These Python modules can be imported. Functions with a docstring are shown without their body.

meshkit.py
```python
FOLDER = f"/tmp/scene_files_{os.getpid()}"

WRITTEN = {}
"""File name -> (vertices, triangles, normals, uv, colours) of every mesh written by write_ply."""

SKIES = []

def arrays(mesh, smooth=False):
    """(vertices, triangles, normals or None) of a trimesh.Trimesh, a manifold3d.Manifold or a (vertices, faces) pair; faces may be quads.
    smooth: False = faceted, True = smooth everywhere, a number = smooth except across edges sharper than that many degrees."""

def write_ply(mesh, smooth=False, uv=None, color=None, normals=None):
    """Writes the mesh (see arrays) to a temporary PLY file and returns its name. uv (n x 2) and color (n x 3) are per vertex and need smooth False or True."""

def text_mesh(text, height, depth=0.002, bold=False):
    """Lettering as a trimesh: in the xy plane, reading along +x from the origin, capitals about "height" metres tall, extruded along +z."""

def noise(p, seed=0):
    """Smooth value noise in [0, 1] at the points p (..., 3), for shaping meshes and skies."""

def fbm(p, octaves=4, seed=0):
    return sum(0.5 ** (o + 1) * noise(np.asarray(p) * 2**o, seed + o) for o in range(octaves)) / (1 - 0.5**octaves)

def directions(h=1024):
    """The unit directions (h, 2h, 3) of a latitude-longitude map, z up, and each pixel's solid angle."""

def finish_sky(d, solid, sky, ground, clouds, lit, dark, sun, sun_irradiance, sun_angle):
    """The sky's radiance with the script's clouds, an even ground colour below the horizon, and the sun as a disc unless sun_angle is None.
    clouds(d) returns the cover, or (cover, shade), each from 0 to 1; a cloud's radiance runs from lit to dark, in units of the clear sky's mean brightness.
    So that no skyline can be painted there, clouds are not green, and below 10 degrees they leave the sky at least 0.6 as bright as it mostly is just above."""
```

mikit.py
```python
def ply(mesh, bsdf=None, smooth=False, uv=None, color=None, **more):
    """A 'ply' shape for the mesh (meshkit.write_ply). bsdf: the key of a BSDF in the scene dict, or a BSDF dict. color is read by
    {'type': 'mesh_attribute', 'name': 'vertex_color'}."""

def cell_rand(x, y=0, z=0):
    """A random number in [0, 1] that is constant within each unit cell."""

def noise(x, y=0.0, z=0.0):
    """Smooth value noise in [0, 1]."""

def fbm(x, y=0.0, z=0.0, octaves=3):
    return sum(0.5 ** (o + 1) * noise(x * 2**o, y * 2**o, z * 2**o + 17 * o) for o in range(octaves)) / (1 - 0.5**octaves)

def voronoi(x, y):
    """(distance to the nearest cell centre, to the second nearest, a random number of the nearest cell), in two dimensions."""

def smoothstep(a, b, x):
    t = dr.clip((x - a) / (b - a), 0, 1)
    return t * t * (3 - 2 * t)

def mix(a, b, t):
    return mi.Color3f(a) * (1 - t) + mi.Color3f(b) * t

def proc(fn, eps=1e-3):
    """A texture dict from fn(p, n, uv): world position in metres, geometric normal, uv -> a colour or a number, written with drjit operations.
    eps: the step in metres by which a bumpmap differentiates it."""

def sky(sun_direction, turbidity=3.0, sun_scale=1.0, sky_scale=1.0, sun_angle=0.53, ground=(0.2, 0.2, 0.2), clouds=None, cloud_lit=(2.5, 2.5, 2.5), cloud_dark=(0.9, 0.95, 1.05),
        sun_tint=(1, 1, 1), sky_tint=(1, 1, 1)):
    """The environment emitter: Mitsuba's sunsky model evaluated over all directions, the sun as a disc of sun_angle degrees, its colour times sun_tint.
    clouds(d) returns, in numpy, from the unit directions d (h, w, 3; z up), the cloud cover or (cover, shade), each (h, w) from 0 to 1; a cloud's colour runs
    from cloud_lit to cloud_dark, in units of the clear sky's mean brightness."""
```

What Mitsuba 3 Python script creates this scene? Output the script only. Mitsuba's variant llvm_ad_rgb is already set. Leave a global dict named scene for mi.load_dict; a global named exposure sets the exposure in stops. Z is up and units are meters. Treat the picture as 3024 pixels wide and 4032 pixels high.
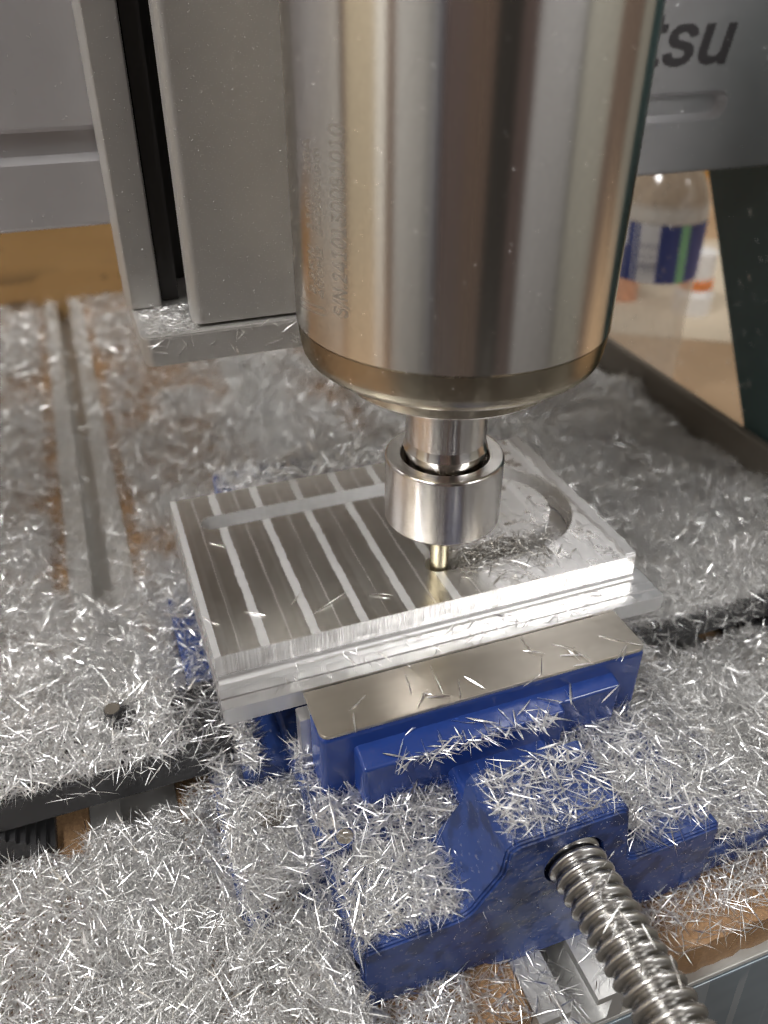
import math, numpy as np, trimesh, manifold3d as m3, mitsuba as mi, mikit, meshkit, drjit as dr
from manifold3d import Manifold, CrossSection
from mikit import noise, fbm, smoothstep, mix, cell_rand
T = mi.ScalarTransform4f
MM = 0.001
scene, labels = {}, {}
rng = np.random.default_rng(11)

# ------------------------------------------------------------------ camera
CAM = np.array([-88.177, -186.94, 161.057])
FWD = np.array([0.28822, 0.77252, -0.56582]); UP = np.array([0.19205, 0.53225, 0.82452])
scene['camera'] = {'type': 'thinlens', 'fov': 49.54, 'fov_axis': 'x', 'near_clip': 0.01, 'far_clip': 30.0,
                   'aperture_radius': 0.0014, 'focus_distance': 0.222,
                   'to_world': T().look_at(origin=(CAM*MM).tolist(), target=((CAM+FWD*100)*MM).tolist(), up=UP.tolist())}
exposure = 0.98

# ------------------------------------------------------------------ helpers
def rgb(*c): return {'type': 'rgb', 'value': [float(x) for x in c]}
def bs(key, d): scene[key] = d; return key
def two(d): return {'type': 'twosided', 'bsdf': d}
def key_for(name, parent=None):
    k = (parent + '__' if parent else '') + name
    if k not in scene and k not in labels: return k
    i = 1
    while f'{k}_{i:03d}' in scene or f'{k}_{i:03d}' in labels: i += 1
    return f'{k}_{i:03d}'
def mm(mesh):
    if hasattr(mesh, 'to_mesh'):
        m = mesh.to_mesh(); v, f = np.array(m.vert_properties[:, :3]), np.array(m.tri_verts)
    elif isinstance(mesh, tuple): v, f = mesh
    else: v, f = np.array(mesh.vertices), np.array(mesh.faces)
    return np.asarray(v, float)*MM, np.asarray(f)
def obj(name, mesh, bsdf, parent=None, smooth=35, uv=None, label=None, cat=None, group=None, kind=None, **more):
    k = key_for(name, parent)
    scene[k] = mikit.ply(mm(mesh), bsdf, smooth=smooth, uv=uv, **more)
    tag(k, label, cat, group, kind)
    return k
def tag(k, label=None, cat=None, group=None, kind=None):
    d = {n: v for n, v in (('label', label), ('category', cat), ('group', group), ('kind', kind)) if v}
    if d: labels[k] = d
def thing(name, label, cat, group=None):
    k = key_for(name); labels[k] = {'label': label, 'category': cat}
    if group: labels[k]['group'] = group
    return k
def box(x0, x1, y0, y1, z0, z1): return Manifold.cube([x1-x0, y1-y0, z1-z0]).translate([x0, y0, z0])
def rbox(x0, x1, y0, y1, z0, z1, r=1.0, n=20):
    r = min(r, (x1-x0)/2.01, (y1-y0)/2.01, (z1-z0)/2.01); s = Manifold.sphere(r, n)
    return Manifold.batch_hull([s.translate([x, y, z]) for x in (x0+r, x1-r) for y in (y0+r, y1-r) for z in (z0+r, z1-r)])
def cyl(x, y, z0, z1, r, n=48, r2=None): return Manifold.cylinder(z1-z0, r, r if r2 is None else r2, n).translate([x, y, z0])
def prism_y(pts, y0, y1):   # polygon in (x, z) extruded along y
    return CrossSection([np.array(pts, float)], m3.FillRule.NonZero).extrude(y1-y0).rotate([90, 0, 0]).translate([0, y1, 0])
def prism_x(pts, x0, x1):   # polygon in (y, z) extruded along x
    return CrossSection([np.array(pts, float)], m3.FillRule.NonZero).extrude(x1-x0).rotate([90, 0, 90]).translate([x0, 0, 0])
def arc(cx, cy, r, a0, a1, n=8): return [(cx+r*math.cos(math.radians(a)), cy+r*math.sin(math.radians(a))) for a in np.linspace(a0, a1, n)]
def lathe(profile, n=200, start=65):
    """profile: list of smooth runs of (r, z); uv = (angle, height) so that turning marks can follow the circumference."""
    V, F, UV, at = [], [], [], 0
    a = np.radians(start + np.linspace(0, 360, n+1)); c, s = np.cos(a), np.sin(a)
    for run in profile:
        run = np.array(run, float); L = np.concatenate([[0], np.cumsum(np.linalg.norm(np.diff(run, axis=0), axis=1))])
        for (r, z), l in zip(run, L):
            V.append(np.stack([r*c, r*s, np.full(n+1, z)], 1)); UV.append(np.stack([np.linspace(0, 1, n+1), np.full(n+1, l*0.01)], 1))
        for i in range(len(run)-1):
            p = at + i*(n+1) + np.arange(n); q = p + n + 1
            F += [np.stack([p, p+1, q+1], 1), np.stack([p, q+1, q], 1)]
        at += len(run)*(n+1)
    return (np.vstack(V), np.vstack(F)), np.vstack(UV)

# ------------------------------------------------------------------ materials
def metal(r, au, av=None, **k):
    d = {'type': 'roughconductor', 'material': 'none', 'distribution': 'beckmann', 'specular_reflectance': rgb(*r), **k}
    if av is None: d['alpha'] = au
    else: d['alpha_u'], d['alpha_v'] = au, av
    return d
def princ(c, rough, metallic=0.0, **k):
    return {'type': 'principled', 'base_color': c if isinstance(c, dict) else rgb(*c), 'roughness': rough, 'metallic': metallic, **k}
def bump(d, fn, eps, scale=1.0): return {'type': 'bumpmap', 'arbitrary': mikit.proc(fn, eps=eps), 'scale': scale, 'bsdf': d}

bs('turned_steel', two(metal((.86, .84, .80), .024, .14)))
bs('dark_steel', two(metal((.44, .395, .315), .05, .14)))
bs('polished_steel', two(metal((.80, .78, .76), .02, .13)))
bs('face_steel', two(metal((.70, .68, .64), .16)))
bs('gold_coat', two(metal((.70, .64, .47), .20)))
bs('chip_metal', two(princ((.84, .84, .835), .42, 1.0)))
bs('bright_chip', two(princ((.92, .92, .92), .22, 1.0)))
bs('dull_chip', two(princ((.60, .59, .57), .34, 1.0)))
bs('sliver_metal', two(princ((.93, .93, .93), .34, 1.0)))
def groove_tone(p, n, uv):  # colour gets darker towards the root of the thread
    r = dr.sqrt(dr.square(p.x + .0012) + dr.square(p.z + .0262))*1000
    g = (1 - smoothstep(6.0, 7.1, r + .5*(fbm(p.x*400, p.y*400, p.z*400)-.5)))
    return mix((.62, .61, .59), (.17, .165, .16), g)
bs('screw_steel', two(princ(mikit.proc(groove_tone), .27, 1.0)))
bs('black_steel', two(bump(princ((.028, .028, .030), .42, specular=.5), lambda p, n, uv: 0.0001*fbm(p.x*1500, p.y*1500, p.z*1500), 1e-4)))
bs('black_void', two(princ((.045, .043, .042), .5)))
bs('lettering', two(princ((.27, .25, .22), .5, .4)))
bs('beam_lettering', two(princ((.075, .07, .075), .5)))

def anod(c, rough, sc=1.0):
    def col(p, n, uv):
        sp = smoothstep(.80, .86, noise(p.x*2600, p.y*2600, p.z*2600))*.28*sc
        return mix(c, (.62, .62, .60), sp)*(0.93+.14*fbm(p.x*60, p.y*60, p.z*60))
    return two(bump(princ(mikit.proc(col), rough, .55, specular=.5), lambda p, n, uv: 0.00003*noise(p.x*4000, p.y*4000, p.z*4000), 1e-4))
bs('anodised_grey', anod((.40, .39, .375), .42))
bs('anodised_beam', anod((.58, .575, .59), .31, .5))

def blue_col(p, n, uv):
    d = fbm(p.x*900, p.y*900, p.z*900)
    c = mix((.013, .037, .155), (.022, .049, .185), fbm(p.x*120, p.y*120, p.z*120))
    return mix(c, (.26, .27, .30), smoothstep(.64, .86, d)*.55)*(.55 + .45*smoothstep(.30, .52, fbm(p.x*190, p.y*190, p.z*190 + 9)))
def blue_bump(p, n, uv): return 0.0006*fbm(p.x*330, p.y*330, p.z*330, 4)
bs('blue_cast', two(bump(princ(mikit.proc(blue_col), .33, specular=.55, clearcoat=.35, clearcoat_gloss=.75), blue_bump, 2e-4)))
bs('blue_paint', two(bump(princ(mikit.proc(lambda p, n, uv: mix((.010, .036, .18), (.014, .043, .21), fbm(p.x*100, p.y*100, p.z*100))), .22, specular=.6, clearcoat=.7, clearcoat_gloss=.92),
                          lambda p, n, uv: 0.0002*fbm(p.x*160, p.y*160, p.z*160), 2e-4)))
# ground steel jaw top: fine arcs left by the grinder
def grind(p, n, uv):
    r = dr.sqrt(dr.square(p.x + .09) + dr.square(p.y + .16))
    return 0.000010*(noise(r*9000, 3.) + .8*noise(r*4200, 7.))
bs('ground_steel', two(bump(princ(mikit.proc(lambda p, n, uv: mix((.40, .365, .315), (.50, .465, .41), fbm(p.x*90, p.y*260, p.z*90))), .30, .9), grind, 3e-5)))

# milled plate: passes along y, 14.55 mm apart, a rougher strip where two passes overlap
def strips(p):
    x = p.x + .0009*(fbm(p.y*70, p.x*8)-.5)
    u = (x + .0596)/.01455
    k = dr.floor(u + .5); d = dr.abs(u - k)*.01455
    jag = .0004*(fbm(p.y*420, k*7.3)-.5)
    main = 1 - smoothstep(.00110, .00150, d + jag)
    d2 = dr.abs(u - dr.floor(u) - .52)*.01455
    w = .0007*fbm(p.y*45, dr.floor(u)*3.1) - .00012
    sub = (1 - smoothstep(w*.6, w*1.1+.0001, d2))*.34
    fine = smoothstep(.66, .9, noise(p.x*500, p.y*12, 2.))*.05
    left = 1 - smoothstep(-.0722, -.0719, p.x)
    return dr.clip(dr.maximum(dr.maximum(main, sub), dr.maximum(fine, left)), 0, 1)
def plate_w(p, n, uv):
    top = smoothstep(.7, .95, dr.abs(n.z))
    skin = smoothstep(.006, .016, p.x + .010*(fbm(p.x*90, p.y*90)-.5))*.80
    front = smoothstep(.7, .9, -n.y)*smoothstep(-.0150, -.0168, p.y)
    lit_side = smoothstep(-.2, .9, -n.y)  # slot walls whitened by direction: lit and shaded sides painted in
    wall = (.25 + .75*lit_side)*(.80 + .20*noise(p.x*2300, p.z*30, p.y*2300))*(1-front) + front*(.10 + .35*noise(p.x*2300, p.z*30, 5.))
    oil = smoothstep(.60, .66, fbm(p.x*330, p.y*330, 4.))*smoothstep(.010, .022, p.x)
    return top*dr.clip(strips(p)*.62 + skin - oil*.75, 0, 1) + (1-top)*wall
def plate_bump(p, n, uv):
    top = smoothstep(.7, .95, dr.abs(n.z))
    s = 0.0
    blot = 0.00005*smoothstep(.56, .66, fbm(p.x*260, p.y*260, 4.))*smoothstep(.008, .02, p.x)
    w = 0.000016*noise(p.x*2600, p.y*2600, p.z*60)
    return top*(s + blot) + (1-top)*w
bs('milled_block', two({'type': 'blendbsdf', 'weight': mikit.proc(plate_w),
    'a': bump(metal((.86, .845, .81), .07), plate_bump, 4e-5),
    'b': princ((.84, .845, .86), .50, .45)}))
def swirl(p, n, uv):
    yc = dr.floor(p.y/.0031)*.0031 + .00155
    d = p.y - yc
    a = p.x + dr.sqrt(dr.maximum(.0030**2 - d*d, 0.))
    return 0.000020*dr.sin(a*2*math.pi/.00062)*(.3+.7*fbm(p.x*120, p.y*400)) + 0.00022*fbm(p.x*130, dr.floor(p.y/.0031)*5.1, 1.) + 0.00010*fbm(p.x*420, p.y*900, p.z*300)
bs('milled_ledge', two(bump(princ((.82, .82, .83), mikit.proc(lambda p, n, uv: .20+.14*fbm(p.x*110, p.y*330)), 1.0), swirl, 5e-5)))
bs('brushed_corner', two(princ((.80, .80, .80), .40, .9)))
bs('sawn_aluminium', two(bump(princ((.82, .82, .82), .36, .95), lambda p, n, uv: 0.00002*noise(p.x*200, p.y*200, p.z*5200), 5e-5)))
bs('track_aluminium', two(bump(princ((.72, .72, .71), .42, .85), lambda p, n, uv: 0.00002*noise(p.x*3500, p.y*600, p.z*3500), 6e-5)))

def mdf_col(p, n, uv):
    c = mix((.22, .125, .062), (.36, .22, .115), fbm(p.x*60, p.y*60, p.z*60))
    return c*(.75+.5*noise(p.x*2400, p.y*2400, p.z*2400))
bs('mdf', two(bump(princ(mikit.proc(mdf_col), .6), lambda p, n, uv: 0.0002*fbm(p.x*700, p.y*700, p.z*700), 2e-4)))
bs('rail_paint', two(princ(mikit.proc(lambda p, n, uv: mix((.125, .11, .09), (.19, .17, .145), fbm(p.x*40, p.y*40, p.z*60))), .42, .35)))
def front_col(p, n, uv):
    sc = smoothstep(.70, .74, noise(p.x*210 + p.z*25, 5.))*smoothstep(.45, .6, fbm(p.x*50, p.z*30))
    return mix(mix((.16, .20, .235), (.21, .25, .28), fbm(p.x*40, p.z*90)), (.36, .39, .41), sc*.5)
bs('front_paint', two(princ(mikit.proc(front_col), .30, .35)))
bs('strip_grey', two(princ((.48, .48, .46), .4, .3)))
bs('teal_panel', two(bump(princ(mikit.proc(lambda p, n, uv: mix((.026, .052, .054), (.042, .072, .070), fbm(p.y*50, p.z*50))), .45), lambda p, n, uv: 0.0001*noise(p.y*1500, p.z*1500, p.x*1500), 2e-4)))
def ply_col(p, n, uv):
    g = fbm(p.x*9, p.z*70, p.y*9)
    c = mix((.32, .18, .065), (.43, .27, .115), g)
    stain = smoothstep(.46, .62, fbm(p.x*22+3, p.z*60))*(1-smoothstep(-.052, -.030, p.z))
    dx, dz = p.x/.013 - dr.floor(p.x/.013) - .5, p.z/.013 - dr.floor(p.z/.013) - .5
    hole = (1 - smoothstep(.14, .2, dr.sqrt(dx*dx + dz*dz)))*smoothstep(.35, .6, noise(p.x*40, p.z*40, 9.))
    return mix(c, (.07, .04, .02), dr.maximum(stain*.85, hole*.55))
bs('orange_wood', two(princ(mikit.proc(ply_col), .5)))
def bench_col(p, n, uv): return mix((.40, .27, .16), (.54, .38, .24), fbm(p.x*25, p.y*8, 1.))
bs('bench_wood', two(princ(mikit.proc(bench_col), .45)))
bs('paper', two({'type': 'diffuse', 'reflectance': rgb(.72, .62, .48)}))
bs('card', two({'type': 'diffuse', 'reflectance': rgb(.50, .28, .08)}))
bs('orange_plastic', two(princ((.72, .24, .08), .4)))
bs('white_plastic', two(princ((.78, .77, .76), .35)))
bs('navy_plastic', two(princ((.03, .04, .14), .4)))
bs('clear_plastic', {'type': 'thindielectric', 'int_ior': 1.5})
bs('shoulder_plastic', {'type': 'blendbsdf', 'weight': .82, 'a': {'type': 'thindielectric', 'int_ior': 1.55},
    'b': two(princ(mikit.proc(lambda p, n, uv: mix((.60, .57, .53), (.40, .32, .24), smoothstep(.017, .025, p.z))), .10, specular=.8, clearcoat=1.0, clearcoat_gloss=.97))})
bs('frosted', {'type': 'blendbsdf', 'weight': .32, 'a': {'type': 'thindielectric', 'int_ior': 1.55}, 'b': two({'type': 'diffuse', 'reflectance': rgb(.75, .70, .62)})})

# ------------------------------------------------------------------ lamps and the workshop they hang in (seen only as reflections)
def lamp(name, x, y, z, lx, ly, power, label):
    t = thing(name, label, 'lamp')
    obj('housing', rbox(x-lx/2-15, x+lx/2+15, y-ly/2-15, y+ly/2+15, z+6, z+45, 5), 'white_plastic', t)
    v = np.array([[x-lx/2, y-ly/2, z], [x+lx/2, y-ly/2, z], [x+lx/2, y+ly/2, z], [x-lx/2, y+ly/2, z]])
    obj('diffuser', (v, np.array([[0, 2, 1], [0, 3, 2]])), 'white_plastic', t, smooth=False, emitter={'type': 'area', 'radiance': rgb(*[power*c for c in (1.0, .985, .965)])})
lamp('ceiling_lamp', -900, -300, 1350, 260, 1100, 15, 'long ceiling lamp hanging to the left of the milling machine')
lamp('ceiling_lamp', 1080, -1250, 1350, 720, 260, 14, 'long ceiling lamp hanging to the right behind the photographer')
lamp('ceiling_lamp', 500, 500, 1500, 260, 900, 3.5, 'long ceiling lamp hanging over the bench behind the machine')
def flat(c, r=.6): return two({'type': 'diffuse', 'reflectance': rgb(*c)})
WALL = 1600
for nm, c in dict(wall_grey=(.64, .63, .61), wall_olive=(.46, .45, .40), wall_lavender=(.50, .50, .52), wood_pale=(.64, .55, .41), cream=(.90, .87, .80), brown_door=(.27, .205, .17),
                  figure_navy=(.13, .135, .165), figure_plum=(.15, .115, .11), figure_brown=(.165, .12, .10), figure_black=(.06, .055, .052), ceiling_white=(.78, .78, .77), floor_grey=(.16, .15, .14)).items(): bs(nm, flat(c))
def quad(name, a, b, z0, z1, m, parent=None, **k):  # vertical slab between two plan points, 20 mm thick
    a, b = np.array(a, float), np.array(b, float); d = (b-a)/np.linalg.norm(b-a); nrm = np.array([-d[1], d[0]])*20
    pts = [a, b, b+nrm, a+nrm]
    return obj(name, Manifold.extrude(CrossSection([np.array(pts)], m3.FillRule.NonZero), z1-z0).translate([0, 0, z0]), m, parent, smooth=False, **k)
Z0, Z1 = -900, 1700
obj('floor', box(-WALL-60, WALL+60, -WALL-60, WALL+60, Z0-20, Z0), 'floor_grey', smooth=False, kind='structure')
obj('ceiling', box(-WALL-60, WALL+60, -WALL-60, WALL+60, Z1, Z1+20), 'ceiling_white', smooth=False, kind='structure')
obj('wall', box(-WALL-60, -WALL-30, -WALL, WALL, Z0, Z1), 'wall_grey', smooth=False, kind='structure')
obj('wall', box(WALL+30, WALL+60, -WALL, WALL, Z0, Z1), 'wall_olive', smooth=False, kind='structure')
obj('wall', box(-WALL, WALL, -WALL-60, -WALL-30, Z0, Z1), 'wall_lavender', smooth=False, kind='structure')
obj('wall', box(-WALL, WALL, WALL+30, WALL+60, Z0, Z1), 'wall_grey', smooth=False, kind='structure')
obj('shelf_panel', box(-WALL-28, -WALL, -310, 280, Z0, Z1-5), 'wood_pale', smooth=False, label='tall pale wood panel on the wall left of the machine', cat='panel')
obj('door_frame', box(-WALL-28, -WALL+10, -520, -312, Z0, Z1-5), 'cream', smooth=False, label='cream painted post beside the pale wood panel', cat='post')
obj('dark_post', box(-WALL-28, -WALL+10, 284, 400, Z0, Z1-5), 'brown_door', smooth=False, label='narrow dark brown post on the far side of the pale wood panel', cat='post')
obj('dark_post', box(-WALL-28, -WALL+10, -700, -524, Z0, Z1-5), 'brown_door', smooth=False, label='broad dark brown post on the near side of the cream post', cat='post')
figure = thing('figure_stand_in', 'added dark panels out of view, standing in for the reflected person at the camera', 'cabinet')  # unseen dark panels added; their reflection stands in for the person at the camera
for x0, x1, c in ((-1420, -1250, 'figure_navy'), (-1247, -690, 'figure_plum'), (-687, -250, 'figure_brown'), (-247, 150, 'figure_black'), (153, 430, 'figure_plum')):
    obj('door', box(x0, x1, -WALL-29, -WALL, Z0, 1300), c, figure, smooth=False)  # upright dark strips of that stand-in, not real doors
obj('wooden_door', box(WALL, WALL+28, -550, 60, Z0, 1200), 'brown_door', smooth=False, label='brown wooden door in the right wall', cat='door')

# ------------------------------------------------------------------ bench, frame, bed
obj('bench', box(-500, 800, -100, 1100, -150, -115), 'bench_wood', smooth=False, kind='structure')
BED = -62.0
TR = (-104.3, -3.3, 98.2)
def track(xc):
    p = [(-13, 0), (-4, 0), (-4, -3), (-8.5, -3), (-8.5, -12.5), (8.5, -12.5), (8.5, -3), (4, -3), (4, 0), (13, 0), (13, -14), (-13, -14)]
    return prism_y([(x+xc, z+BED) for x, z in p], -108, 452)
tn = ('left of the blue vise', 'passing under the blue vise and the screw', 'right of the blue vise')
for xc, w in zip(TR, tn):
    obj('aluminium_track', track(xc), 'track_aluminium', smooth=25, label=f'aluminium slotted track in the machine bed {w}', cat='track')
edges = [(-330, -117.6, 'at the far left of the bed'), (-91, -16.6, 'between the left and the middle track'), (10, 85, 'between the middle and the right track'), (111.5, 202.5, 'along the right rail')]
for x0, x1, w in edges:
    r = np.random.default_rng(int(x1)+900); pts = [(x0, 452), (x0, -105)]
    for t in np.linspace(0, 1, 24)[1:-1]: pts.append((x0+(x1-x0)*t, -105+r.uniform(-.5, .5)))
    pts += [(x1, -105), (x1, 452)]
    obj('spoilboard', Manifold.extrude(CrossSection([np.array(pts)], m3.FillRule.NonZero), 14.6).translate([0, 0, BED-15]), 'mdf', smooth=False, label=f'brown fibre board strip of the machine bed {w}', cat='board')
fr = thing('frame_beam', 'blue grey front beam of the machine frame below the bed edge', 'beam')
obj('front_face', rbox(-330, 226, -108.4, -60, -136, -79.5, .6), 'front_paint', fr)
obj('top_strip', rbox(-330, 226, -107.8, -60, -79.3, -77.2, .5), 'strip_grey', fr)
rail = rbox(204, 209, -108, 470, -114.8, -38, 1.2)
obj('side_rail', rail, 'rail_paint', label='grey brown rail along the right side of the bed, holding back the chips', cat='rail')
obj('end_board', rbox(-420, 70, 455, 468, -114.8, 60, 1.5), 'orange_wood', label='orange brown wooden board standing at the far end of the bed', cat='board')
pn = prism_x([(20, -114.8), (50, -114.8), (97, -40), (162, 68), (228, 178), (228, 260), (40, 260)], 211, 219)
obj('gantry_side_panel', pn, 'teal_panel', smooth=25, label='dark teal slanted side panel of the gantry, dusted with chips', cat='panel')

# ------------------------------------------------------------------ bottle and clutter on the bench
BX, BY = 286.0, 287.0
bt = thing('plastic_bottle', 'clear plastic bottle with blue, white and green label behind the spindle', 'bottle')
prof = lambda pts: lathe([pts], 72)[0]
def at(m, x, y, z=0): return (m[0] + np.array([x, y, z]), m[1])
obj('body', at(prof([(26, -114), (29.4, -110), (30.2, -100), (30.2, -75), (29.2, -52), (30.2, -30), (30.2, 11.5)]), BX, BY), 'frosted', bt, smooth=True)
obj('shoulder', at(prof([(30.2, 11.5), (30, 16), (28.5, 24), (25.5, 32), (21, 40), (16, 46.5), (13.4, 53), (13, 64)]), BX, BY), 'shoulder_plastic', bt, smooth=True)
obj('cap', at(prof([(0, 74), (14, 74), (15, 72), (15, 58), (13.4, 58)]), BX, BY), 'white_plastic', bt, smooth=30)
def label_col(p, n, uv):
    a = dr.atan2(p.y - BY*MM, p.x - BX*MM)*(180/math.pi)      # camera looks from about -129 degrees
    lean = (p.z + .02)*110
    a = a + lean
    band = lambda lo, hi: smoothstep(lo-.8, lo+.8, a)*(1-smoothstep(hi-.8, hi+.8, a))
    c = mi.Color3f(.042, .058, .20)
    zz = p.z*1000 - 6
    bars = smoothstep(.45, .55, noise(zz*1.3, 3.))*smoothstep(-27, -26, zz)*(1-smoothstep(-5, -4, zz))
    white = mix((.62, .62, .64), (.22, .22, .28), bars*.8)
    c = mix(c, white, band(-146, -122))
    c = mix(c, (.55, .56, .62), band(-152.5, -150.5))
    c = mix(c, (.58, .58, .60), band(-184, -162)*smoothstep(-12, -10, zz))
    c = mix(c, (.20, .44, .24), band(-96, -84))
    return mix(c, (.5, .5, .55), band(-182, -164)*smoothstep(.62, .70, noise(a*.5, zz*.55))*(1-smoothstep(-14, -13, zz))*.6)
bs('bottle_label', {'type': 'twosided', 'a': princ(mikit.proc(label_col), .4), 'b': {'type': 'diffuse', 'reflectance': rgb(.75, .74, .72)}})
obj('label', at(prof([(30.6, -27), (30.6, 11.0)]), BX, BY), 'bottle_label', bt, smooth=True, label='blue wrap label with white barcode field and green stripe')
def tilt(m, a, x, y, z):
    r = trimesh.transformations.rotation_matrix(math.radians(a), [0, 0, 1])[:3, :3] @ np.array([[0, 0, 1], [0, 1, 0], [-1, 0, 0]]); return (m[0] @ r.T + np.array([x, y, z]), m[1])
g = thing('glue_bottle', 'small white bottle with an orange collar standing behind the clear bottle', 'bottle')
obj('body', at(prof([(17, -114.6), (17, -97), (14, -92)]), 425, 398), 'white_plastic', g, smooth=30)
obj('collar', at(prof([(14.4, -92), (14.6, -91), (14.6, -84), (13, -83)]), 425, 398), 'orange_plastic', g, smooth=30)
obj('cap', at(prof([(13, -83), (13.5, -82), (13, -60), (0, -58)]), 425, 398), 'white_plastic', g, smooth=30)
obj('orange_cap', at(prof([(0, -88), (12, -88), (13, -90), (14, -114.6)]), 386, 448), 'orange_plastic', smooth=30, label='bright orange plastic cap standing on the bench beside the spindle', cat='cap')
obj('paper_sheet', Manifold.cube([230, 300, .5]).rotate([0, 0, -32]).translate([300, 395, -114.6]), 'paper', smooth=False, label='pale sheet of paper lying on the bench behind the bottle', cat='paper')
obj('cardboard_box', box(560, 860, 820, 1000, -114.8, 90), 'card', smooth=False, label='orange cardboard box at the back of the bench, glimpsed beside the spindle', cat='box')

# ------------------------------------------------------------------ gantry beam with lettering
gb = thing('gantry_beam', 'grey gantry beam with dark slanted lettering and long rounded grooves', 'beam')
bm = rbox(-480, 340, 112, 185, 82, 250, 1.5)
def groove(x0, x1, z0, z1, d=4):
    r = (z1-z0)/2; zc = (z0+z1)/2
    s = lambda x, rr, y: Manifold.cylinder(1, rr, rr, 32).rotate([90, 0, 0]).translate([x, y, zc])
    return Manifold.batch_hull([s(x0+r, r+1.3, 112.5), s(x1-r, r+1.3, 112.5), s(x0+r, r-.6, 112+d), s(x1-r, r-.6, 112+d)])
bm = bm - groove(-420, -60, 103.6, 111.6) - groove(60, 168.5, 103.6, 111.6)
obj('body', bm, 'anodised_beam', gb, smooth=30)
tx = meshkit.text_mesh('Genmitsu', 17.2, .25, bold=True)
v = np.array(tx.vertices); v[:, 0] = 1.24*v[:, 0] + .19*v[:, 1]
v[:, 0] += 166.8 - v[:, 0].max()
obj('lettering', (np.stack([v[:, 0], 111.95 - v[:, 2], v[:, 1] + 122.8], 1), np.array(tx.faces)), 'beam_lettering', gb, smooth=False)

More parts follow.
